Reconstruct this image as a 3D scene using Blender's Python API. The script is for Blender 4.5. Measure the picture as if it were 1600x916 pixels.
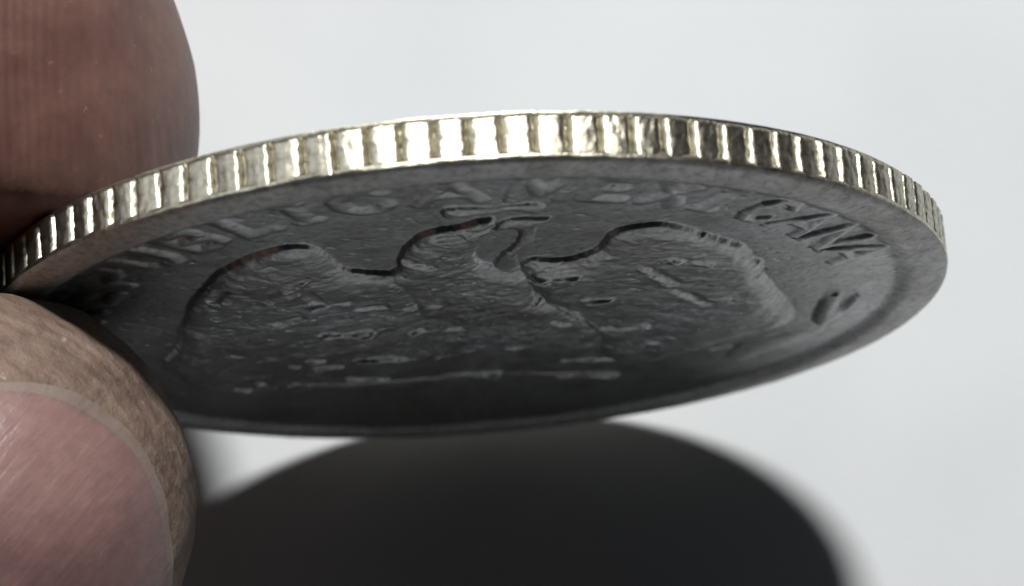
import bpy, bmesh, math, random
import numpy as np
from mathutils import Vector, Matrix
from mathutils.bvhtree import BVHTree

for o in list(bpy.data.objects):
    bpy.data.objects.remove(o)
scene = bpy.context.scene
MM = 0.001                      # everything below is measured in millimetres
random.seed(7)
rng = np.random.default_rng(7)

# ------------------------------------------------------------------ camera
CAM_Z = 72.4                    # the camera looks straight down at the white sheet
cam_d = bpy.data.cameras.new('camera')
cam = bpy.data.objects.new('camera', cam_d)
scene.collection.objects.link(cam)
cam.location = (0, 0, CAM_Z * MM)
cam_d.sensor_width = 36.0
cam_d.lens = 36.0 * 3712.4 / 1600.0
cam_d.clip_start = 0.002
cam_d.clip_end = 20.0
cam_d.dof.use_dof = True
cam_d.dof.focus_distance = 54.5 * MM
cam_d.dof.aperture_fstop = 120.0
scene.camera = cam
scene.cycles.use_denoising = True
scene.cycles.sample_clamp_indirect = 3.0

# ------------------------------------------------------------------ world and lamps
world = bpy.data.worlds.new('World')
scene.world = world
world.use_nodes = True
bg = world.node_tree.nodes['Background']
bg.inputs[0].default_value = (0.78, 0.86, 1.0, 1)
bg.inputs[1].default_value = 0.014


def lamp(name, direction, dist, size, power, color):
    d = bpy.data.lights.new(name, 'AREA')
    d.shape = 'DISK'
    d.size = size
    d.energy = power
    d.color = color
    o = bpy.data.objects.new(name, d)
    scene.collection.objects.link(o)
    v = Vector(direction).normalized()
    o.location = v * dist
    o.rotation_euler = (-v).to_track_quat('-Z', 'Y').to_euler()
    return o


lamp('ceiling_lamp', (0.03, 0.90, 1.0), 0.6, 0.066, 4.35, (1.0, 0.985, 0.955))
lamp('window_light', (-1.15, 0.6, 0.85), 1.1, 0.6, 1.9, (0.92, 0.96, 1.0))

scene.view_settings.view_transform = 'Standard'
scene.view_settings.look = 'None'
scene.view_settings.exposure = 0.0
scene.view_settings.gamma = 1.0
scene.view_settings.use_curve_mapping = False


# ------------------------------------------------------------------ helpers
def mat_new(name):
    m = bpy.data.materials.new(name)
    m.use_nodes = True
    nt = m.node_tree
    b = nt.nodes['Principled BSDF']
    return m, nt, b


def node(nt, kind, **kw):
    n = nt.nodes.new(kind)
    for k, v in kw.items():
        setattr(n, k, v)
    return n


def noise_node(nt, scale, detail=6, rough=0.6, vec=None, dist=0.0):
    n = node(nt, 'ShaderNodeTexNoise')
    n.inputs['Scale'].default_value = scale
    n.inputs['Detail'].default_value = detail
    n.inputs['Roughness'].default_value = rough
    n.inputs['Distortion'].default_value = dist
    if vec is not None:
        nt.links.new(vec, n.inputs['Vector'])
    return n


def ramp(nt, src, stops):
    r = node(nt, 'ShaderNodeValToRGB')
    e = r.color_ramp.elements
    while len(e) < len(stops):
        e.new(0.5)
    for i, (p, c) in enumerate(stops):
        e[i].position = p
        e[i].color = (c, c, c, 1) if isinstance(c, (int, float)) else (*c, 1)
    nt.links.new(src, r.inputs[0])
    return r


def mix(nt, fac, a, b, mode='MIX'):
    m = node(nt, 'ShaderNodeMix', data_type='RGBA', blend_type=mode)
    if isinstance(fac, (int, float)):
        m.inputs[0].default_value = fac
    else:
        nt.links.new(fac, m.inputs[0])
    for k, x in ((6, a), (7, b)):
        if isinstance(x, tuple):
            m.inputs[k].default_value = (*x, 1)
        else:
            nt.links.new(x, m.inputs[k])
    return m.outputs[2]


def bump(nt, b, src, dist_mm, strength=1.0, prev=None):
    n = node(nt, 'ShaderNodeBump')
    n.inputs['Strength'].default_value = strength
    n.inputs['Distance'].default_value = dist_mm * MM
    nt.links.new(src, n.inputs['Height'])
    if prev is not None:
        nt.links.new(prev.outputs[0], n.inputs['Normal'])
    nt.links.new(n.outputs[0], b.inputs['Normal'])
    return n


def coords(nt, scale=(1, 1, 1)):
    """object coordinates turned into millimetres"""
    t = node(nt, 'ShaderNodeTexCoord')
    m = node(nt, 'ShaderNodeMapping')
    m.inputs['Scale'].default_value = tuple(s * 1000 for s in scale)
    nt.links.new(t.outputs['Object'], m.inputs[0])
    return m.outputs[0]


def mesh_obj(name, verts_mm, faces, mat, parent=None, normals=None, smooth=True):
    me = bpy.data.meshes.new(name)
    v = np.asarray(verts_mm, dtype=np.float64) * MM
    me.from_pydata(v.tolist() if len(v) < 4000 else [tuple(r) for r in v], [], faces if isinstance(faces, list) else faces.tolist())
    me.update()
    if smooth:
        me.polygons.foreach_set('use_smooth', np.ones(len(me.polygons), dtype=bool))
    if normals is not None:
        me.normals_split_custom_set_from_vertices(np.asarray(normals).tolist())
    for mm in (mat if isinstance(mat, (list, tuple)) else [mat]):
        me.materials.append(mm)
    o = bpy.data.objects.new(name, me)
    scene.collection.objects.link(o)
    if parent is not None:
        o.parent = parent
    return o


def vnoise(x, y, seed):
    """smooth value noise on arrays"""
    r = np.random.default_rng(seed).random((256, 256))
    xi, yi = np.floor(x).astype(int), np.floor(y).astype(int)
    fx, fy = x - xi, y - yi
    fx, fy = fx * fx * (3 - 2 * fx), fy * fy * (3 - 2 * fy)
    a, b = r[xi % 256, yi % 256], r[(xi + 1) % 256, yi % 256]
    c, d = r[xi % 256, (yi + 1) % 256], r[(xi + 1) % 256, (yi + 1) % 256]
    return (a * (1 - fx) + b * fx) * (1 - fy) + (c * (1 - fx) + d * fx) * fy


def fbm(x, y, seed, octv=4):
    s, amp, tot = 0, 1.0, 0
    for k in range(octv):
        ca, sa = math.cos(0.6 + 1.1 * k), math.sin(0.6 + 1.1 * k)
        f = 1.93 ** k
        s = s + amp * vnoise((x * ca - y * sa) * f + 13.7 * k, (x * sa + y * ca) * f + 7.1 * k, seed + k)
        tot += amp
        amp *= 0.55
    return s / tot - 0.5


def sstep(x, a, b):
    t = np.clip((x - a) / (b - a), 0, 1)
    return t * t * (3 - 2 * t)


def crest(sd, w):
    """struck relief: steep at the foot, broadly rounded at the top"""
    wall = sstep(sd, -0.06, 0.05)
    x = np.clip(sd / w, 0, 1)
    return 0.42 * wall + 0.58 * (1 - (1 - x) ** 2)


def seg_dist(px, py, a, b):
    ax, ay = a
    dx, dy = b[0] - ax, b[1] - ay
    t = np.clip(((px - ax) * dx + (py - ay) * dy) / (dx * dx + dy * dy + 1e-12), 0, 1)
    return np.hypot(px - ax - t * dx, py - ay - t * dy)


def poly_sd(px, py, poly):
    """signed distance, positive inside"""
    d = np.full(px.shape, 1e9)
    ins = np.zeros(px.shape, bool)
    n = len(poly)
    for i in range(n):
        a, b = poly[i], poly[(i + 1) % n]
        d = np.minimum(d, seg_dist(px, py, a, b))
        cond = (a[1] > py) != (b[1] > py)
        with np.errstate(divide='ignore', invalid='ignore'):
            xc = (b[0] - a[0]) * (py - a[1]) / (b[1] - a[1] + 1e-12) + a[0]
        ins ^= cond & (px < xc)
    return np.where(ins, d, -d)


def rounded(poly, n=5, closed=True):
    """Catmull-Rom curve through the traced points"""
    p = [np.array(q, float) for q in poly]
    m = len(p)
    out = []
    for i in range(m if closed else m - 1):
        if closed:
            a, b, c, d = p[i - 1], p[i], p[(i + 1) % m], p[(i + 2) % m]
        else:
            a, b, c, d = p[max(i - 1, 0)], p[i], p[i + 1], p[min(i + 2, m - 1)]
        for k in range(n):
            s = k / n
            out.append(tuple(0.5 * (2 * b + (c - a) * s + (2 * a - 5 * b + 4 * c - d) * s * s + (3 * b - a - 3 * c + d) * s ** 3)))
    if not closed:
        out.append(tuple(p[-1]))
    return out


# ------------------------------------------------------------------ materials
def make_paper():
    m, nt, b = mat_new('white_paper')
    c = coords(nt)
    n1 = noise_node(nt, 0.06, 3, 0.5, c)
    r1 = ramp(nt, n1.outputs[0], [(0.3, (0.67, 0.705, 0.735)), (0.7, (0.775, 0.805, 0.83))])
    nt.links.new(r1.outputs[0], b.inputs['Base Color'])
    b.inputs['Roughness'].default_value = 0.75
    b.inputs['Specular IOR Level'].default_value = 0.25
    n2 = noise_node(nt, 3.0, 5, 0.6, c)
    bump(nt, b, n2.outputs[0], 0.02, 0.5)
    return m


def make_silver(name, base_lo, base_hi, r_lo, r_hi, bump_mm):
    m, nt, b = mat_new(name)
    c = coords(nt)
    n1 = noise_node(nt, 0.28, 5, 0.62, c)
    col = ramp(nt, n1.outputs[0], [(0.35, base_lo), (0.65, base_hi)])
    fine = noise_node(nt, 5.0, 6, 0.7, c)
    spk = ramp(nt, fine.outputs[0], [(0.36, 0.55), (0.55, 1.0)])
    colr = mix(nt, 0.8, col.outputs[0], spk.outputs[0], 'MULTIPLY')
    nt.links.new(colr, b.inputs['Base Color'])
    b.inputs['Metallic'].default_value = 1.0
    n3 = noise_node(nt, 1.3, 6, 0.65, c)
    rr = ramp(nt, n3.outputs[0], [(0.3, r_lo), (0.7, r_hi)])
    nt.links.new(rr.outputs[0], b.inputs['Roughness'])
    n4 = noise_node(nt, 8.0, 6, 0.7, c)
    b1 = bump(nt, b, n4.outputs[0], bump_mm, 0.8)
    n5 = noise_node(nt, 1.6, 4, 0.55, c)
    bump(nt, b, n5.outputs[0], bump_mm * 2.5, 0.6, b1)
    return m


def make_skin(name, c_lo, c_hi, c_deep, ridge):
    m, nt, b = mat_new(name)
    c = coords(nt)
    n1 = noise_node(nt, 0.30, 6, 0.62, c, 0.6)
    col = ramp(nt, n1.outputs[0], [(0.3, c_lo), (0.68, c_hi)])
    n2 = noise_node(nt, 1.6, 6, 0.7, c)
    blot = ramp(nt, n2.outputs[0], [(0.35, 0.72), (0.65, 1.0)])
    cc = mix(nt, 0.7, col.outputs[0], blot.outputs[0], 'MULTIPLY')
    n6 = noise_node(nt, 3.2, 2, 0.5, c)
    pores = ramp(nt, n6.outputs[0], [(0.70, 0.0), (0.78, 1.0)])
    cc = mix(nt, pores.outputs[0], cc, c_deep)
    nt.links.new(cc, b.inputs['Base Color'])
    b.inputs['Roughness'].default_value = 0.52
    b.inputs['Specular IOR Level'].default_value = 0.35
    b.inputs['Subsurface Weight'].default_value = 0.35
    b.inputs['Subsurface Radius'].default_value = (1.0, 0.42, 0.25)
    b.inputs['Subsurface Scale'].default_value = 0.9 * MM
    if ridge:
        w = node(nt, 'ShaderNodeTexWave', wave_type='BANDS', bands_direction='X')
        w.inputs['Scale'].default_value = 1.7
        w.inputs['Distortion'].default_value = 9.0
        w.inputs['Detail'].default_value = 2.0
        w.inputs['Detail Scale'].default_value = 0.12
        nt.links.new(c, w.inputs[0])
        b1 = bump(nt, b, w.outputs[0], 0.016, 0.5)
        n7 = noise_node(nt, 2.2, 5, 0.6, c)
        bump(nt, b, n7.outputs[0], 0.05, 0.5, b1)
    else:
        # skin ridges that circle the tip, dry and flaky in places
        mp0 = node(nt, 'ShaderNodeMapping')
        mp0.inputs['Location'].default_value = (15.5, 9.5, -20.0)
        nt.links.new(c, mp0.inputs[0])
        wv = node(nt, 'ShaderNodeTexWave', wave_type='RINGS', rings_direction='SPHERICAL')
        wv.inputs['Scale'].default_value = 1.15
        wv.inputs['Distortion'].default_value = 9.0
        wv.inputs['Detail'].default_value = 3.0
        wv.inputs['Detail Scale'].default_value = 0.35
        nt.links.new(mp0.outputs[0], wv.inputs[0])
        fl = noise_node(nt, 0.7, 4, 0.6, c)
        flr = ramp(nt, fl.outputs[0], [(0.45, 0.0), (0.68, 0.25)])
        wr = ramp(nt, wv.outputs[0], [(0.55, 0.0), (0.95, 1.0)])
        flk = mix(nt, 1.0, flr.outputs[0], wr.outputs[0], 'MULTIPLY')
        nt.links.new(mix(nt, flk, cc, c_deep), b.inputs['Base Color'])
        b0 = bump(nt, b, wv.outputs[0], 0.035, 0.7)
        b1 = b0
        n7 = noise_node(nt, 3.0, 6, 0.65, c)
        b2 = bump(nt, b, n7.outputs[0], 0.12, 0.9, b1)
        n8 = noise_node(nt, 0.9, 3, 0.5, c)
        bump(nt, b, n8.outputs[0], 0.28, 0.7, b2)
    return m


def make_nail(name, c_lo, c_hi, rough):
    m, nt, b = mat_new(name)
    c = coords(nt)
    n1 = noise_node(nt, 0.3, 4, 0.55, c)
    col = ramp(nt, n1.outputs[0], [(0.3, c_lo), (0.7, c_hi)])
    n2 = noise_node(nt, 2.6, 5, 0.7, c)
    spk = ramp(nt, n2.outputs[0], [(0.34, 0.8), (0.6, 1.0)])
    cc = mix(nt, 0.6, col.outputs[0], spk.outputs[0], 'MULTIPLY')
    nt.links.new(cc, b.inputs['Base Color'])
    b.inputs['Roughness'].default_value = rough
    b.inputs['Specular IOR Level'].default_value = 0.4
    b.inputs['Subsurface Weight'].default_value = 0.4
    b.inputs['Subsurface Radius'].default_value = (1.0, 0.4, 0.3)
    b.inputs['Subsurface Scale'].default_value = 0.8 * MM
    # fine streaks along the nail
    t = node(nt, 'ShaderNodeTexCoord')
    mp = node(nt, 'ShaderNodeMapping')
    mp.inputs['Rotation'].default_value = (0, 0, math.radians(-50))
    nt.links.new(t.outputs['Object'], mp.inputs[0])
    mp2 = node(nt, 'ShaderNodeMapping')
    mp2.inputs['Scale'].default_value = (250, 2600, 600)
    nt.links.new(mp.outputs[0], mp2.inputs[0])
    n3 = noise_node(nt, 1.0, 4, 0.6, mp2.outputs[0])
    b1 = bump(nt, b, n3.outputs[0], 0.07, 0.6)
    n4 = noise_node(nt, 4.0, 4, 0.6, c)
    bump(nt, b, n4.outputs[0], 0.03, 0.5, b1)
    return m


M_paper = make_paper()
M_desk, _nt, _b = mat_new('dark_desk')
_n = noise_node(_nt, 0.05, 5, 0.6, coords(_nt, (1, 6, 1)))
_nt.links.new(ramp(_nt, _n.outputs[0], [(0.3, (0.03, 0.022, 0.017)), (0.7, (0.055, 0.04, 0.03))]).outputs[0], _b.inputs['Base Color'])
_b.inputs['Roughness'].default_value = 0.6
M_face = make_silver('tarnished_silver', (0.285, 0.285, 0.27), (0.385, 0.39, 0.40), 0.31, 0.46, 0.012)
M_edge = make_silver('worn_bright_silver', (0.46, 0.435, 0.35), (0.62, 0.59, 0.485), 0.27, 0.38, 0.018)
M_bevel = make_silver('dull_rim_silver', (0.38, 0.375, 0.355), (0.50, 0.50, 0.49), 0.48, 0.64, 0.016)
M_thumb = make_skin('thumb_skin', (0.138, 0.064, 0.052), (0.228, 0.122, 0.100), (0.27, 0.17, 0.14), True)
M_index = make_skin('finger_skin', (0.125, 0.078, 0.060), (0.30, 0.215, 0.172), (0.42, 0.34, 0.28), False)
M_nail = make_nail('nail_plate', (0.17, 0.098, 0.095), (0.335, 0.205, 0.19), 0.36)
M_nail_edge = make_nail('nail_free_edge', (0.225, 0.165, 0.142), (0.29, 0.225, 0.195), 0.5)

# ------------------------------------------------------------------ the white sheet
def build_ground():
    # a white sheet lying on a dark desk; only the sheet is in view
    x0, x1, y0, y1, th = -150.0, 62.0, -170.0, 120.0, 0.1
    V = [(x0, y0, -th), (x1, y0, -th), (x1, y1, -th), (x0, y1, -th), (x0, y0, 0), (x1, y0, 0), (x1, y1, 0), (x0, y1, 0)]
    F = [(3, 2, 1, 0), (4, 5, 6, 7), (0, 1, 5, 4), (1, 2, 6, 5), (2, 3, 7, 6), (3, 0, 4, 7)]
    o = mesh_obj('white_sheet', V, F, M_paper, smooth=False)
    o['kind'] = 'structure'
    d = 600.0
    z = -th - 0.02
    V = [(-d, -d, z - 25), (d, -d, z - 25), (d, d, z - 25), (-d, d, z - 25), (-d, -d, z), (d, -d, z), (d, d, z), (-d, d, z)]
    o = mesh_obj('desk', V, F, M_desk, smooth=False)
    o['kind'] = 'structure'


build_ground()

# ------------------------------------------------------------------ the coin
# traced in the plane of the coin, millimetres from its centre (x to the right, y towards the top of the design)
POLY = {
    'left_wing': [(-7.97, -1.58), (-7.41, 0.01), (-6.93, 2.06), (-6.48, 3.71), (-5.94, 4.98), (-5.22, 6.19), (-4.52, 6.98), (-3.88, 7.28), (-3.43, 7.21), (-3.15, 6.76), (-2.96, 6.03), (-2.62, 5.24), (-2.11, 4.9), (-1.64, 4.77), (-1.26, 4.21), (-0.93, 2.52), (-0.74, -0.41), (-0.84, -2.36), (-1.71, -2.74), (-3.1, -3.16), (-4.19, -3.83), (-5.3, -4.57), (-6.36, -4.65), (-7.63, -3.83)],
    'head': [(-1.85, 4.37), (-1.47, 5.08), (-1.27, 6.35), (-0.98, 6.99), (-0.68, 7.47), (-0.32, 7.7), (0.05, 7.83), (0.43, 8.05), (0.81, 8.09), (0.87, 7.71), (0.66, 7.22), (0.46, 6.47), (0.34, 5.69), (0.43, 5.02), (0.75, 4.48), (1.16, 4.27), (1.27, 3.51), (0.8, 2.03), (-0.47, 1.83), (-1.35, 2.85)],
    'body': [(-1.47, 4.47), (-0.34, 4.37), (1.34, 4.12), (1.6, 2.89), (1.81, 1.41), (2.52, 0.41), (3.1, -0.81), (3.44, -1.64), (3.38, -3.19), (2.35, -3.86), (1.19, -2.72), (0.18, -2.42), (-0.69, -2.66), (-1.07, -2.94), (-1.46, -1.42), (-1.43, 1.55)],
    'snake': [(0.87, 7.53), (1.12, 7.87), (1.42, 7.98), (1.76, 7.89), (2.08, 7.85), (2.0, 7.61), (1.78, 7.48), (1.77, 6.88), (1.68, 6.25), (1.43, 5.69), (1.29, 5.29), (1.31, 4.53), (1.42, 3.99), (1.15, 3.75), (0.71, 4.29), (1.0, 5.51), (1.23, 6.03), (1.42, 6.69), (1.4, 7.07), (1.16, 7.36), (0.87, 7.21)],
    'banner': [(-0.15, 8.95), (0.31, 8.92), (0.84, 8.79), (1.23, 8.91), (1.91, 8.74), (1.93, 8.21), (1.61, 8.24), (1.22, 8.52), (0.82, 8.4), (0.29, 8.35), (-0.14, 8.33), (-0.22, 8.61)],
    'right_wing': [(1.38, 3.69), (1.61, 4.9), (2.3, 4.72), (2.85, 4.97), (3.25, 5.55), (3.41, 6.27), (3.64, 6.68), (4.03, 6.81), (4.56, 6.82), (5.19, 6.28), (5.86, 5.45), (6.37, 4.88), (6.59, 4.53), (6.77, 4.08), (6.9, 3.54), (7.14, 3.22), (7.19, 2.42), (7.35, 1.74), (7.68, 0.66), (7.91, 0.03), (8.07, -0.54), (8.32, -1.67), (8.24, -2.31), (7.44, -2.82), (6.64, -3.53), (5.48, -4.55), (4.45, -4.83), (3.39, -4.18), (3.11, -1.54), (2.2, 0.79)],
    'ornament': [(8.98, -2.59), (8.94, -1.25), (9.08, -0.3), (9.32, -0.03), (9.5, -0.42), (9.56, -1.14), (9.84, -0.29), (10.0, -0.79), (9.55, -2.09), (9.2, -2.66)],
    'branch': [(6.92, -5.26), (7.28, -4.11), (8.0, -3.43), (8.65, -3.05), (8.99, -3.03), (9.34, -3.2), (9.15, -3.83), (8.46, -4.73), (7.65, -5.62), (7.15, -6.01)],
    'plinth': [(-6.53, -4.6), (-5.86, -3.77), (-5.59, -4.07), (-5.1, -4.64), (-3.97, -5.14), (-2.58, -5.31), (-0.82, -5.31), (0.76, -5.39), (2.26, -5.87), (3.81, -6.22), (3.94, -7.11), (2.17, -6.98), (0.2, -6.63), (-2.66, -6.43), (-5.26, -5.72), (-6.57, -5.15)],
}
RIDGES = [
    [(-3.06, -2.13), (-2.34, -2.16), (-1.69, -2.42), (-1.06, -2.68), (-0.42, -2.42), (0.2, -2.1), (0.76, -2.4), (1.2, -2.34)],
    [(1.78, 1.53), (2.21, 1.07), (2.59, 0.45), (3.03, -0.67), (3.34, -1.49), (3.65, -1.4), (4.1, -1.29), (4.47, -1.15)],
    [(4.13, -2.59), (4.47, -2.57), (4.91, -2.7)],
    [(2.26, -6.15), (3.06, -6.26), (3.82, -6.5)],
    [(2.35, -4.66), (3.22, -4.73), (4.03, -4.91)],
    [(-4.78, -2.18), (-4.59, -2.18)],
    [(-4.27, -1.7), (-3.89, -1.75)],
    [(-4.15, -2.51), (-3.47, -2.59)],
    [(-5.88, -3.77), (-5.67, -4.04), (-5.11, -4.71)],
    [(-6.56, -4.17), (-6.2, -4.36)],
    [(-3.64, 0.45), (-3.13, 0.18), (-2.48, 0.29)],
    [(4.24, 4.05), (4.6, 3.23), (5.02, 2.38)],
    [(3.01, 1.63), (3.52, 1.6)],
    [(1.61, 3.89), (2.07, 3.82), (2.68, 3.86)],
    [(1.8, 3.47), (2.22, 3.67)],
    [(-3.65, 3.07), (-3.25, 3.01), (-2.84, 2.95)],
    [(-0.95, 2.19), (-0.69, 2.17)],
    [(-4.32, 4.53), (-3.74, 5.04)],
    [(-4.66, 3.57), (-3.91, 4.16)],
    [(-0.8, -5.04), (0.59, -5.34)],
    [(-3.49, -4.74), (-2.56, -5.1)],
    [(5.01, 4.45), (5.87, 3.92)],
    [(-1.46, -0.19), (-1.18, -0.16)]
]
GROOVES = [
    [(-3.61, 0.74), (-3.11, 0.47), (-2.5, 0.65)],
    [(1.7, 3.55), (1.79, 3.37)],
    [(-1.16, 5.74), (-0.99, 5.6)],
    [(-0.77, 5.59), (-0.69, 5.37)],
    [(4.35, 4.02), (4.67, 3.37), (5.04, 2.58)],
    [(-4.55, 1.88), (-4.05, 2.19)],
    [(-2.62, 2.45), (-1.99, 2.49)],
    [(-5.99, 3.94), (-5.66, 4.64)],
    [(5.2, 1.9), (5.98, 0.57)],
    [(6.53, -4.61), (6.87, -4.44)],
    [(-1.39, 0.09), (-1.26, 0.16)],
    [(-0.48, -0.01), (-0.3, 0.0)],
    [(3.43, -1.15), (3.55, -1.06)],
    [(-0.34, 7.29), (0.02, 7.38)],
    [(0.31, 7.58), (0.74, 7.65)],
    [(-1.39, 2.1), (-1.07, 2.34)],
    [(1.46, 3.88), (1.55, 4.06)],
    [(-3.69, 4.1), (-3.47, 3.23)],
    [(2.2, -0.08), (2.36, -0.42)],
    [(7.1, 2.34), (7.17, 2.37)]
]

THICK = 1.24
RAD = 12.0
TILT, ROLL = math.radians(16.704), math.radians(4.581)
coin = bpy.data.objects.new('coin', None)
scene.collection.objects.link(coin)
RZ = Matrix.Rotation(ROLL, 3, 'Z')
AX_U = RZ @ Vector((1, 0, 0))
AX_V = RZ @ Vector((0, math.sin(TILT), math.cos(TILT)))
AX_N = RZ @ Vector((0, -math.cos(TILT), math.sin(TILT)))
COIN_C = Vector((-1.058, -0.881, CAM_Z - 60.0))
mw = Matrix((AX_U, AX_V, AX_N)).transposed().to_4x4()
mw.translation = COIN_C * MM
coin.matrix_world = mw
coin.empty_display_size = 0.005
coin['label'] = 'worn silver coin with reeded edge and spread-winged eagle, held on its edge'
coin['category'] = 'coin'

# ---- glyphs as strokes in a unit box (x -0.5..0.5, y 0..1)
GLYPH = {
    'R': [[(-.4, 0), (-.4, 1), (.1, 1), (.34, .86), (.34, .64), (.1, .5), (-.4, .5)], [(.0, .5), (.42, 0)]],
    'E': [[(.4, 1), (-.36, 1), (-.36, 0), (.42, 0)], [(-.36, .52), (.22, .52)]],
    'P': [[(-.36, 0), (-.36, 1), (.14, 1), (.38, .85), (.38, .6), (.14, .45), (-.36, .45)]],
    'U': [[(-.4, 1), (-.4, .25), (-.2, 0), (.2, 0), (.4, .25), (.4, 1)]],
    'B': [[(-.36, 0), (-.36, 1), (.1, 1), (.3, .86), (.3, .66), (.1, .53), (-.36, .53)], [(.1, .53), (.38, .4), (.38, .14), (.1, 0), (-.36, 0)]],
    'L': [[(-.3, 1), (-.3, 0), (.4, 0)]],
    'I': [[(0, 0), (0, 1)], [(-.2, 0), (.2, 0)], [(-.2, 1), (.2, 1)]],
    'C': [[(.4, .82), (.2, 1), (-.16, 1), (-.42, .72), (-.42, .28), (-.16, 0), (.2, 0), (.4, .2)]],
    'A': [[(-.5, 0), (0, 1), (.5, 0)], [(-.27, .36), (.27, .36)]],
    'M': [[(-.5, 0), (-.44, 1), (0, .25), (.44, 1), (.5, 0)]],
    'X': [[(-.42, 0), (.42, 1)], [(-.42, 1), (.42, 0)]],
    'N': [[(-.5, 0), (-.5, 1), (.42, 0), (.42, 1)]],
}
LEGEND = [('R', 162, 1.15), ('E', 152.5, 1.1), ('P', 143.5, 1.1), ('U', 134.5, 1.15), ('B', 125.5, 1.1), ('L', 117, 1.0), ('I', 109.5, .9),
          ('C', 101, 1.2), ('A', 90.3, 1.35), ('M', 78.6, 1.15), ('E', 69.8, 1.0), ('X', 61.2, 1.0), ('I', 54, .9), ('C', 45.4, 1.0),
          ('A', 37.2, 1.2), ('N', 28.6, 1.1), ('A', 20.4, 1.2)]
LET_R0, LET_H = 9.33, 1.28


def glyph_strokes(ch, ang, w):
    out = []
    a0 = math.radians(ang)
    for st in GLYPH[ch]:
        pts = []
        dense = []
        for k in range(len(st) - 1):
            for t in np.linspace(0, 1, 4)[:-1]:
                dense.append((st[k][0] * (1 - t) + st[k + 1][0] * t, st[k][1] * (1 - t) + st[k + 1][1] * t))
        dense.append(st[-1])
        for gx, gy in dense:
            r = LET_R0 + gy * LET_H
            th = a0 - gx * w / 10.0
            pts.append((r * math.cos(th), r * math.sin(th)))
        out.append(pts)
    return out


def base_profile(r):
    """height of the plain coin: basin, rim slope, rim"""
    h = np.full(r.shape, -0.20)
    h = h + 0.035 * (r / 10.9) ** 2
    h = h + 0.175 * sstep(r, 10.6, 11.2)
    h = h - 0.07 * sstep(r, 11.35, 11.85)
    return h


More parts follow.
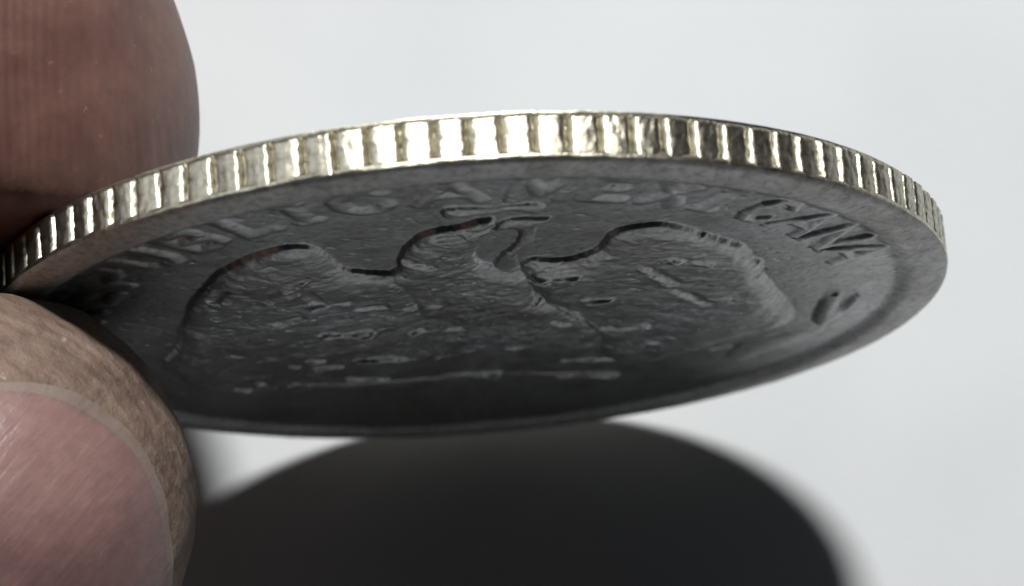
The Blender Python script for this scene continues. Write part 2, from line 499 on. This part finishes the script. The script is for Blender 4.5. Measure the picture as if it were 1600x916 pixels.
def build_face():
    NR, NT = 280, 1500
    r = np.concatenate([np.linspace(0.02, 11.72, NR)])
    th = np.arange(NT) * 2 * math.pi / NT
    Rr, Th = np.meshgrid(r, th, indexing='ij')
    X, Y = Rr * np.cos(Th), Rr * np.sin(Th)
    # a ragged hand-cut outline: shift the lookup a little
    jx = X + 0.16 * fbm(X * 1.1, Y * 1.1, 3, 4) + 0.05 * fbm(X * 5, Y * 5, 5, 3)
    jy = Y + 0.16 * fbm(X * 1.1, Y * 1.1, 9, 4) + 0.05 * fbm(X * 5, Y * 5, 15, 3)
    H = base_profile(Rr)
    region = np.where(Rr > 11.0, 1, 0)
    names = {0: 'field', 1: 'rim'}
    rid = 2
    spec = {'branch': (.07, .3, 0.0), 'plinth': (.06, .22, 0.0), 'right_wing': (.155, .13, .05), 'left_wing': (.155, .13, .05),
            'body': (.16, .35, .06), 'head': (.15, .16, .04), 'snake': (.14, .13, .0), 'banner': (.11, .14, .0), 'ornament': (.17, .12, .0)}
    flat = base_profile(Rr)
    relief = np.zeros_like(H)
    eagle = {}
    union = np.full(X.shape, -9.0)
    for nm, (hh, bw, dome) in spec.items():
        sd = np.full(X.shape, -9.0)
        pl = rounded(POLY[nm])
        xs, ys = [p[0] for p in pl], [p[1] for p in pl]
        bb = (X > min(xs) - .6) & (X < max(xs) + .6) & (Y > min(ys) - .6) & (Y < max(ys) + .6)
        sd[bb] = poly_sd(jx[bb], jy[bb], pl)
        hh = hh * (0.92 + 0.75 * fbm(X * .55, Y * .55, 400 + rid, 3))
        bw = bw * 1.9
        h = hh * crest(sd, bw * 1.4)
        if nm in ('right_wing', 'left_wing', 'body', 'head'):
            # one continuous raised bird, told apart by which part reaches deepest
            new = (sd > union) & (h > 0.02)
            union = np.maximum(union, sd)
            h = 0.20 * (0.95 + 0.7 * fbm(X * .5, Y * .5, 411, 3)) * crest(union, 0.52) + 0.05 * sstep(union, 0, 2.2)
            new = new & (h > 0.02)
        else:
            new = h > np.maximum(relief, 0.02)
        names[rid] = nm
        region = np.where(new & (Rr <= 11.0), rid, region)
        relief = np.maximum(relief, h)
        eagle[nm] = rid
        rid += 1
    inside = sstep(relief, 0.08, 0.15)
    # feathering and wear on the raised design
    ang = 0.5 * np.sign(X)
    fx, fy = X * np.cos(ang) - Y * np.sin(ang), X * np.sin(ang) + Y * np.cos(ang)
    feat = fbm(fx * 1.0, fy * 3.2, 31, 4)
    relief = relief + inside * (0.034 * feat + 0.040 * np.abs(fbm(X * 1.7, Y * 1.7, 41, 4)) + 0.016 * fbm(X * 6, Y * 6, 47, 3))
    # chevron barbs, half worn away
    bar = np.sin(fx * 9.0 + 3 * fbm(X * .9, Y * .9, 52, 3)) * sstep(fbm(X * .6, Y * .6, 57, 3), 0.0, 0.16)
    relief = relief + inside * 0.008 * bar
    for k, ln in enumerate(RIDGES):
        d = np.full(X.shape, 1e9)
        for a, b in zip(ln[:-1], ln[1:]):
            bb = (jx > min(a[0], b[0]) - 1) & (jx < max(a[0], b[0]) + 1) & (jy > min(a[1], b[1]) - 1) & (jy < max(a[1], b[1]) + 1)
            d[bb] = np.minimum(d[bb], seg_dist(jx[bb], jy[bb], a, b))
        relief = relief + 0.13 * np.exp(-(d / (0.12 + 0.10 * fbm(X * 1.3, Y * 1.3, 340 + k, 3))) ** 2) * np.clip(0.5 + 1.9 * fbm(X * 1.4, Y * 2.2, 300 + k, 3), 0, 1.2)
    for k, ln in enumerate(GROOVES):
        d = np.full(X.shape, 1e9)
        for a, b in zip(ln[:-1], ln[1:]):
            bb = (jx > min(a[0], b[0]) - 1) & (jx < max(a[0], b[0]) + 1) & (jy > min(a[1], b[1]) - 1) & (jy < max(a[1], b[1]) + 1)
            d[bb] = np.minimum(d[bb], seg_dist(jx[bb], jy[bb], a, b))
        relief = relief - 0.06 * (1 - sstep(d, 0.03, 0.24))
    # letters
    wear = 1.0
    for ch, a, w in LEGEND:
        a0 = math.radians(a)
        cx, cy = 9.97 * math.cos(a0), 9.97 * math.sin(a0)
        near = (np.abs(X - cx) < 1.6) & (np.abs(Y - cy) < 1.6)
        px, py = (X * .6 + jx * .4)[near], (Y * .6 + jy * .4)[near]
        d = np.full(px.shape, 1e9)
        for st in glyph_strokes(ch, a, w):
            for p, q in zip(st[:-1], st[1:]):
                d = np.minimum(d, seg_dist(px, py, p, q))
        hgt, soft = (0.10, 0.20) if a < 50 else (0.055, 0.27)
        h = hgt * np.clip(1 - (d / soft) ** 2, 0, 1) ** 1.2 * (1 + 1.1 * fbm(px * 1.1, py * 1.1, 500 + rid, 3))
        sub = relief[near]
        reg = region[near]
        reg = np.where(h > np.maximum(sub, 0.012), rid, reg)
        relief[near] = np.maximum(sub, h)
        region[near] = reg
        names[rid] = 'letter'
        rid += 1
    H = H + relief * (1 - sstep(Rr, 10.75, 10.95))
    # dents, scratches and pitting all over
    H = H + 0.035 * fbm(X * .5, Y * .5, 61, 3) + 0.009 * fbm(X * 2.4, Y * 2.4, 67, 4)
    pit = fbm(X * 4.5, Y * 4.5, 71, 2)
    H = H - 0.012 * sstep(pit, 0.24, 0.36)
    for k in range(26):
        t0, rr0, ln = rng.random() * 6.28, 10.5 * math.sqrt(rng.random()), 0.5 + 2.2 * rng.random()
        a = rng.random() * 3.14
        p = (rr0 * math.cos(t0), rr0 * math.sin(t0))
        q = (p[0] + ln * math.cos(a), p[1] + ln * math.sin(a))
        H = H - 0.008 * np.exp(-(seg_dist(X, Y, p, q) / 0.06) ** 2)
    # normals from the height field
    dHr = np.gradient(H, axis=0) / np.gradient(Rr, axis=0)
    dHt = (np.roll(H, -1, 1) - np.roll(H, 1, 1)) / (2 * (2 * math.pi / NT) * np.maximum(Rr, .05))
    gx = dHr * np.cos(Th) - dHt * np.sin(Th)
    gy = dHr * np.sin(Th) + dHt * np.cos(Th)
    L = np.sqrt(gx * gx + gy * gy + 1)
    N = np.stack([-gx / L, -gy / L, 1 / L], -1).reshape(-1, 3)
    V = np.stack([X, Y, H], -1).reshape(-1, 3)
    i = np.arange(NR - 1)
    j = np.arange(NT)
    I, J = np.meshgrid(i, j, indexing='ij')
    J2 = (J + 1) % NT
    F = np.stack([I * NT + J, (I + 1) * NT + J, (I + 1) * NT + J2, I * NT + J2], -1)
    fr = region[:-1, :]
    objs = {}

    def take(ids, name, parent):
        msk = np.isin(fr, ids)
        f = F[msk]
        if len(f) == 0:
            return None
        used, invx = np.unique(f, return_inverse=True)
        return mesh_obj(name, V[used], invx.reshape(f.shape), M_bevel if name == 'rim' else M_face, parent, N[used])
    take([0], 'field', coin)
    take([1], 'rim', coin)
    bird = take([eagle['body']], 'eagle', coin)
    bird['label'] = 'worn relief eagle with spread wings'
    take([eagle['left_wing']], 'wing', bird)
    take([eagle['right_wing']], 'wing', bird)
    take([eagle['head']], 'head', bird)
    take([eagle['snake']], 'snake', bird)
    take([eagle['banner']], 'snake_coil', bird)
    take([eagle['plinth']], 'perch', bird)
    take([eagle['branch']], 'branch', coin)
    take([eagle['ornament']], 'leaf', coin)
    for k, nm in names.items():
        if nm == 'letter':
            take([k], 'letter', coin)
    return H[-1].copy(), th


OUT_H, OUT_T = build_face()


def build_edge():
    # lathe from the outer line of the rim round the edge to the back
    NT = 1500
    th = np.arange(NT) * 2 * math.pi / NT
    prof = [(11.72, None), (11.83, -.05), (11.92, -.085), (11.97, -.135), (11.985, -.19), (11.965, -.25), (11.86, -.33), (11.80, -.45), (11.80, -.75),
            (11.80, -.95), (11.82, -1.06), (11.88, -1.14), (11.87, -1.19), (11.78, -1.225), (11.6, -1.24), (11.2, -1.24), (10.9, -1.16), (10.7, -1.10), (6.0, -1.08), (0.05, -1.08)]
    V = []
    for k, (r, w) in enumerate(prof):
        jit = 0.02 * fbm(np.cos(th) * 14 + 3 * k, np.sin(th) * 14, 81, 3) + 0.014 * fbm(np.cos(th) * 60, np.sin(th) * 60 + k * 1.7, 85, 2)
        if w is None:
            ww, rr = OUT_H, np.full(NT, r)
        else:
            ww = w + (OUT_H.mean() + .035 - .0) * (0.6 if k < 3 else 0) + jit * (0.8 if k < 7 else .4)
            rr = r + jit * (1.0 if k < 14 else 0)
        V.append(np.stack([rr * np.cos(th), rr * np.sin(th), ww], 1))
    V = np.concatenate(V)
    F = []
    n = len(prof)
    I, J = np.meshgrid(np.arange(n - 1), np.arange(NT), indexing='ij')
    J2 = (J + 1) % NT
    F = np.stack([I * NT + J, (I + 1) * NT + J, (I + 1) * NT + J2, I * NT + J2], -1)
    mesh_obj('rim_bevel', V, F[:3].reshape(-1, 4), M_bevel, coin)
    mesh_obj('edge_band', V, F[3:12].reshape(-1, 4), M_edge, coin)
    mesh_obj('back_face', V, F[12:].reshape(-1, 4), M_face, coin)


build_edge()

N_REED = 108
REED_PHASE = 0.821


def build_reeds():
    pitch = 2 * math.pi / N_REED
    variants = []
    for vi in range(14):
        r0 = np.random.default_rng(200 + vi)
        nx, ny = 13, 12
        wid = pitch * (1.00 + 0.03 * r0.random())
        shift = pitch * 0.06 * (r0.random() - .5)
        w_top = -1.17 + 0.02 * r0.random()
        w_bot = -0.15 - 0.05 * r0.random()
        lean = pitch * 0.10 * (r0.random() - .5)
        tip = r0.normal() * .35
        flare = r0.uniform(-.45, .35)
        V, F = [], []
        wob = r0.normal(size=(ny + 1,)) * 0.025
        wob2 = r0.normal(size=(ny + 1,)) * 0.025
        for j in range(ny + 1):
            t = j / ny
            w = w_top + (w_bot - w_top) * t
            endf = min(1, (t / .08)) ** .5 
            for i in range(nx + 1):
                s = i / nx * 2 - 1
                half = wid / 2 * (1 + (wob[j] if s < 0 else wob2[j]))
                half *= 1 + flare * max(0, t - .72)
                crown = (1 - abs(s) ** 9) * (1 - .10 * (s - tip) ** 2)
                h = (0.205 - 0.022 * t) * crown * endf + 0.016 * r0.normal() * (abs(s) < .95) * (0 < t < 1) * .5
                rr = 11.80 + h
                a = shift + lean * (t - .5) + s * half
                V.append((rr * math.cos(a), rr * math.sin(a), w))
        for j in range(ny):
            for i in range(nx):
                k = j * (nx + 1) + i
                F.append((k, k + 1, k + nx + 2, k + nx + 1))
        me = bpy.data.meshes.new('reed')
        me.from_pydata([tuple(c * MM for c in v) for v in V], [], F)
        me.polygons.foreach_set('use_smooth', [True] * len(F))
        me.materials.append(M_edge)
        me.update()
        variants.append(me)
    for k in range(N_REED):
        o = bpy.data.objects.new('reed', random.choice(variants))
        scene.collection.objects.link(o)
        o.parent = coin
        o.rotation_euler = (0, 0, (k + REED_PHASE) * pitch)


build_reeds()


# ------------------------------------------------------------------ the hand
def build_hand():
    bm = bmesh.new()

    def hull(pts, cut=None):
        """convex hull of a few balls: (centre, radius or (rx, ry, rz))"""
        t = bmesh.new()
        for c, rad in pts:
            s = bmesh.ops.create_icosphere(t, subdivisions=5 if c[0] > -30 else 3, radius=1.0)
            rr = rad if isinstance(rad, tuple) else (rad,) * 3
            for v in s['verts']:
                v.co = Vector((v.co.x * rr[0], v.co.y * rr[1], v.co.z * rr[2])) + Vector(c)
        bmesh.ops.convex_hull(t, input=t.verts[:])
        dead = [v for v in t.verts if not v.link_faces]
        bmesh.ops.delete(t, geom=dead, context='VERTS')
        if cut is not None:
            r = bmesh.ops.bisect_plane(t, geom=t.verts[:] + t.edges[:] + t.faces[:], plane_co=cut[0], plane_no=cut[1], clear_outer=True)
            bmesh.ops.delete(t, geom=t.faces[:] + t.edges[:], context='EDGES_FACES')
            bmesh.ops.convex_hull(t, input=t.verts[:])
            bmesh.ops.delete(t, geom=[v for v in t.verts if not v.link_faces], context='VERTS')
            bmesh.ops.recalc_face_normals(t, faces=t.faces[:])
        me = bpy.data.meshes.new('tmp')
        t.to_mesh(me)
        t.free()
        bm.from_mesh(me)
        bpy.data.meshes.remove(me)

    def chain(pts, cut=None):
        for a, b in zip(pts[:-1], pts[1:]):
            hull([a, b], cut)
    zt = CAM_Z - 58.0
    thumb = [((-16.15, 4.1, zt), (8.45, 8.6, 8.2)), ((-24, 7.5, zt + 1), (9.2, 9.4, 8.8)), ((-38, 15, zt + 4), 9.0), ((-48, 21, zt + 6), 9.8), ((-66, 22, zt + 12), 11.5), ((-84, 10, zt + 20), 14.0)]
    index = [((-12.6, -4.95, zt + 2.6), (5.15, 5.35, 5.3)), ((-18.6, -12.4, zt + 3.2), (7.0, 7.0, 6.6)), ((-25, -20, zt + 7), 7.6), ((-34, -27, zt + 11), 8.2), ((-52, -34, zt + 22), 9.2), ((-76, -26, zt + 24), 11.0), ((-104, -10, zt + 24), 13.0)]
    middle = [((-26, -36, zt - 5), 6.6), ((-34, -42, zt + 4), 8.0), ((-54, -50, zt + 21), 9.2), ((-82, -42, zt + 24), 11.2), ((-106, -20, zt + 24), 13.0)]
    ring = [((-44, -52, zt - 6), 6.4), ((-46, -58, zt + 4), 7.6), ((-62, -64, zt + 19), 8.8), ((-88, -56, zt + 22), 10.8), ((-108, -30, zt + 23), 13.0)]
    little = [((-62, -66, zt - 6), 5.6), ((-62, -72, zt + 3), 6.6), ((-74, -76, zt + 15), 7.6), ((-96, -66, zt + 20), 9.8), ((-112, -38, zt + 22), 12.5)]
    chain(thumb, (COIN_C - AX_N * (THICK + .03), AX_N))
    chain(index, (COIN_C + AX_N * .02, -AX_N))
    # flesh that swells past the end of the coin
    hull([((-21.5, 0.5, zt - 1), 6.5), ((-21, -4.0, zt + 2), 6.0)])
    for ch in (middle, ring, little):
        chain(ch)
    hull([((-84, 10, zt + 20), 14.0), ((-76, -26, zt + 24), 11.0), ((-82, -42, zt + 24), 11.2), ((-88, -56, zt + 22), 10.8), ((-96, -66, zt + 20), 9.8), ((-130, -40, zt + 22), 15), ((-132, -12, zt + 22), 16)])
    hull([((-130, -40, zt + 22), 15), ((-132, -12, zt + 22), 16), ((-175, -34, zt + 22), 18), ((-175, -14, zt + 22), 19)])
    for v in bm.verts:
        v.co *= 1.0
    me = bpy.data.meshes.new('hand')
    bm.to_mesh(me)
    bm.free()
    o = bpy.data.objects.new('hand', me)
    scene.collection.objects.link(o)
    md = o.modifiers.new('remesh', 'REMESH')
    md.mode = 'VOXEL'
    md.voxel_size = 0.42
    md.adaptivity = 0.0
    sm = o.modifiers.new('smooth', 'SMOOTH')
    sm.iterations = 6
    sm.factor = 0.5
    dg = bpy.context.evaluated_depsgraph_get()
    ev = o.evaluated_get(dg)
    me2 = bpy.data.meshes.new_from_object(ev)
    o.modifiers.clear()
    o.data = me2
    n = len(me2.vertices)
    co = np.empty(n * 3)
    me2.vertices.foreach_get('co', co)
    co = co.reshape(-1, 3)

    def chain_d(ch):
        d = np.full(n, 1e9)
        for (a, ra), (b, rb) in zip(ch[:-1], ch[1:]):
            a, b = np.array(a), np.array(b)
            t = np.clip(((co - a) @ (b - a)) / ((b - a) @ (b - a)), 0, 1)
            d = np.minimum(d, np.linalg.norm(co - a - t[:, None] * (b - a), axis=1))
        return d
    c, nn, uu, vv = (np.array(x) for x in (COIN_C, AX_N, AX_U, AX_V))
    rel = co - c
    s = rel @ nn
    rad = np.hypot(rel @ uu, rel @ vv)
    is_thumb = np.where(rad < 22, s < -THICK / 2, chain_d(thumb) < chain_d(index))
    soft = 1 - sstep(rad, 13.0, 15.0)
    back = -THICK - 0.02
    # flesh stays clear of the two faces of the coin
    pen = np.where(is_thumb & (rad < 13), np.maximum(0, s - back), 0)
    pen2 = np.where(~is_thumb & (rad < 13), np.maximum(0, 0.04 - s), 0)
    co = co - pen[:, None] * nn + pen2[:, None] * nn
    s = (co - c) @ nn
    # small lumps in the flesh
    me2.vertices.foreach_set('co', co.ravel())
    me2.update()
    nor = np.empty(n * 3)
    me2.vertices.foreach_get('normal', nor)
    nor = nor.reshape(-1, 3)
    lump = 0.22 * fbm(co[:, 0] * .33 + co[:, 2] * .21, co[:, 1] * .33 + co[:, 2] * .17, 91, 4) + 0.22 * fbm(co[:, 0] * 1.3 + co[:, 2] * .9, co[:, 1] * 1.3 + co[:, 2] * .8, 95, 2) * (~is_thumb)
    lump = lump * (1 - sstep(-np.abs(np.where(is_thumb, s - back, s)), -0.5, 0.0) * soft)
    co = co + nor * lump[:, None]
    bvh = BVHTree.FromPolygons([Vector(p) for p in co], [tuple(p.vertices) for p in me2.polygons])
    me2.vertices.foreach_set('co', (co * MM).ravel())
    me2.update()
    me2.materials.clear()
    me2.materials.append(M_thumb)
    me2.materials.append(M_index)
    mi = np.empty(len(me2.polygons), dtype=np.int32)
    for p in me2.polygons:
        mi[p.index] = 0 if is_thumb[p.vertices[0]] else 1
    me2.polygons.foreach_set('material_index', mi)
    me2.polygons.foreach_set('use_smooth', np.ones(len(me2.polygons), dtype=bool))
    o['label'] = 'bare hand pinching the coin between thumb and nailed fingertip'
    o['category'] = 'hand'
    return o, bvh


hand, hand_bvh = build_hand()


def build_nail():
    # outline of the free edge seen from above the finger, then swept back to the root of the nail
    F = 3712.4
    px = [(-260, 720), (-150, 640), (-60, 607), (0, 599), (60, 602), (120, 619), (165, 643), (200, 675), (228, 716), (246, 766), (257, 820), (262, 870), (258, 930), (240, 990), (205, 1050)]
    edge = []
    eye = Vector((0, 0, CAM_Z))
    for x, y in px:
        d = Vector(((x - 800) / F, (458 - y) / F, -1)).normalized()
        hit = hand_bvh.ray_cast(eye, d)
        if hit[0] is not None:
            edge.append(hit[0])
    # resample
    pts = np.array([tuple(p) for p in edge])
    seg = np.concatenate([[0], np.cumsum(np.linalg.norm(np.diff(pts, axis=0), axis=1))])
    NQ, NS = 48, 60
    q = np.linspace(0, seg[-1], NQ)
    E = np.stack([np.interp(q, seg, pts[:, k]) for k in range(3)], 1)
    for _ in range(3):
        E[1:-1] = .25 * E[:-2] + .5 * E[1:-1] + .25 * E[2:]
    ax = Vector((-0.64, -0.76, 0.06)).normalized()
    mid = Vector(E.mean(0))
    lat = Vector((0.76, -0.64, 0)).normalized()
    E = E + 0.09 * rng.normal(size=E.shape) * np.array([1, 1, .2])
    E[1:-1] = .25 * E[:-2] + .5 * E[1:-1] + .25 * E[2:]
    V = np.zeros((NQ, NS, 3))
    last = None
    for a in range(NQ):
        e = Vector(E[a])
        f = a / (NQ - 1) * 2 - 1
        root = mid + ax * (10.5 - 2.2 * f * f) + lat * (f * 5.6)
        for b in range(NS):
            t = b / (NS - 1)
            p = e.lerp(root, t)
            co, no, idx, dist = hand_bvh.find_nearest(p + Vector((0, 0, 1.2 * t)))
            off = 0.07 + 0.03 * math.exp(-t / 0.05) + 0.03 * math.sin(a * 1.3) * math.sin(a * .37)
            V[a, b] = co + no * off
    for _ in range(14):
        W = V.copy()
        W[1:-1, 1:-1] = .2 * (V[1:-1, 1:-1] + V[:-2, 1:-1] + V[2:, 1:-1] + V[1:-1, :-2] + V[1:-1, 2:])
        W[1:-1, 0] = .25 * V[:-2, 0] + .5 * V[1:-1, 0] + .25 * V[2:, 0]
        V = W

    for a in range(NQ):
        for b in range(NS):
            p = Vector(V[a, b])
            co, no, idx, dist = hand_bvh.find_nearest(p)
            sd = (p - co).dot(no)
            if sd < 0.13:
                V[a, b] = p + no * (0.13 - sd)
    for _ in range(2):
        W = V.copy()
        W[1:-1, 1:-1] = .2 * (V[1:-1, 1:-1] + V[:-2, 1:-1] + V[2:, 1:-1] + V[1:-1, :-2] + V[1:-1, 2:])
        V = W

    def patch(b0, b1, name, mat, parent):
        nb = b1 - b0
        top = V[:, b0:b1 + 1].reshape(-1, 3)
        c = V.reshape(-1, 3).mean(0) - np.array([0, 0, 6.0])
        d = top - c
        low = top - 0.32 * d / np.linalg.norm(d, axis=1)[:, None]
        g1 = np.gradient(V, axis=0)
        g2 = np.gradient(V, axis=1)
        nn = np.cross(g1, g2)
        nn /= np.linalg.norm(nn, axis=2)[:, :, None]
        if nn[:, :, 2].mean() < 0:
            nn = -nn
        nn = nn[:, b0:b1 + 1].reshape(-1, 3)
        m = len(top)
        vs = np.concatenate([top, top, low])
        nrm = np.concatenate([nn, np.zeros((2 * m, 3))])
        w = nb + 1
        fs = []
        for a in range(NQ - 1):
            for b in range(nb):
                k = a * w + b
                fs.append((k, k + w, k + w + 1, k + 1))
                fs.append((2 * m + k, 2 * m + k + 1, 2 * m + k + w + 1, 2 * m + k + w))
        for a in range(NQ - 1):                       # outer walls only, none where plate and free edge join
            if b0 == 0:
                k = a * w
                fs.append((m + k, 2 * m + k, 2 * m + k + w, m + k + w))
            else:
                k = a * w + nb
                fs.append((m + k, m + k + w, 2 * m + k + w, 2 * m + k))
        for b in range(nb):
            k = b
            fs.append((m + k, m + k + 1, 2 * m + k + 1, 2 * m + k))
            k = (NQ - 1) * w + b
            fs.append((m + k, 2 * m + k, 2 * m + k + 1, m + k + 1))
        f0 = fs[0]
        fn = np.cross(vs[f0[1]] - vs[f0[0]], vs[f0[2]] - vs[f0[0]])
        if fn @ nn[0] < 0:
            fs = [tuple(reversed(f)) for f in fs]
        ob = mesh_obj(name, vs, fs, mat, parent, nrm)
        return ob
    nail = patch(2, NS - 1, 'fingernail', M_nail, hand)
    patch(0, 2, 'nail_edge', M_nail_edge, nail)


build_nail()
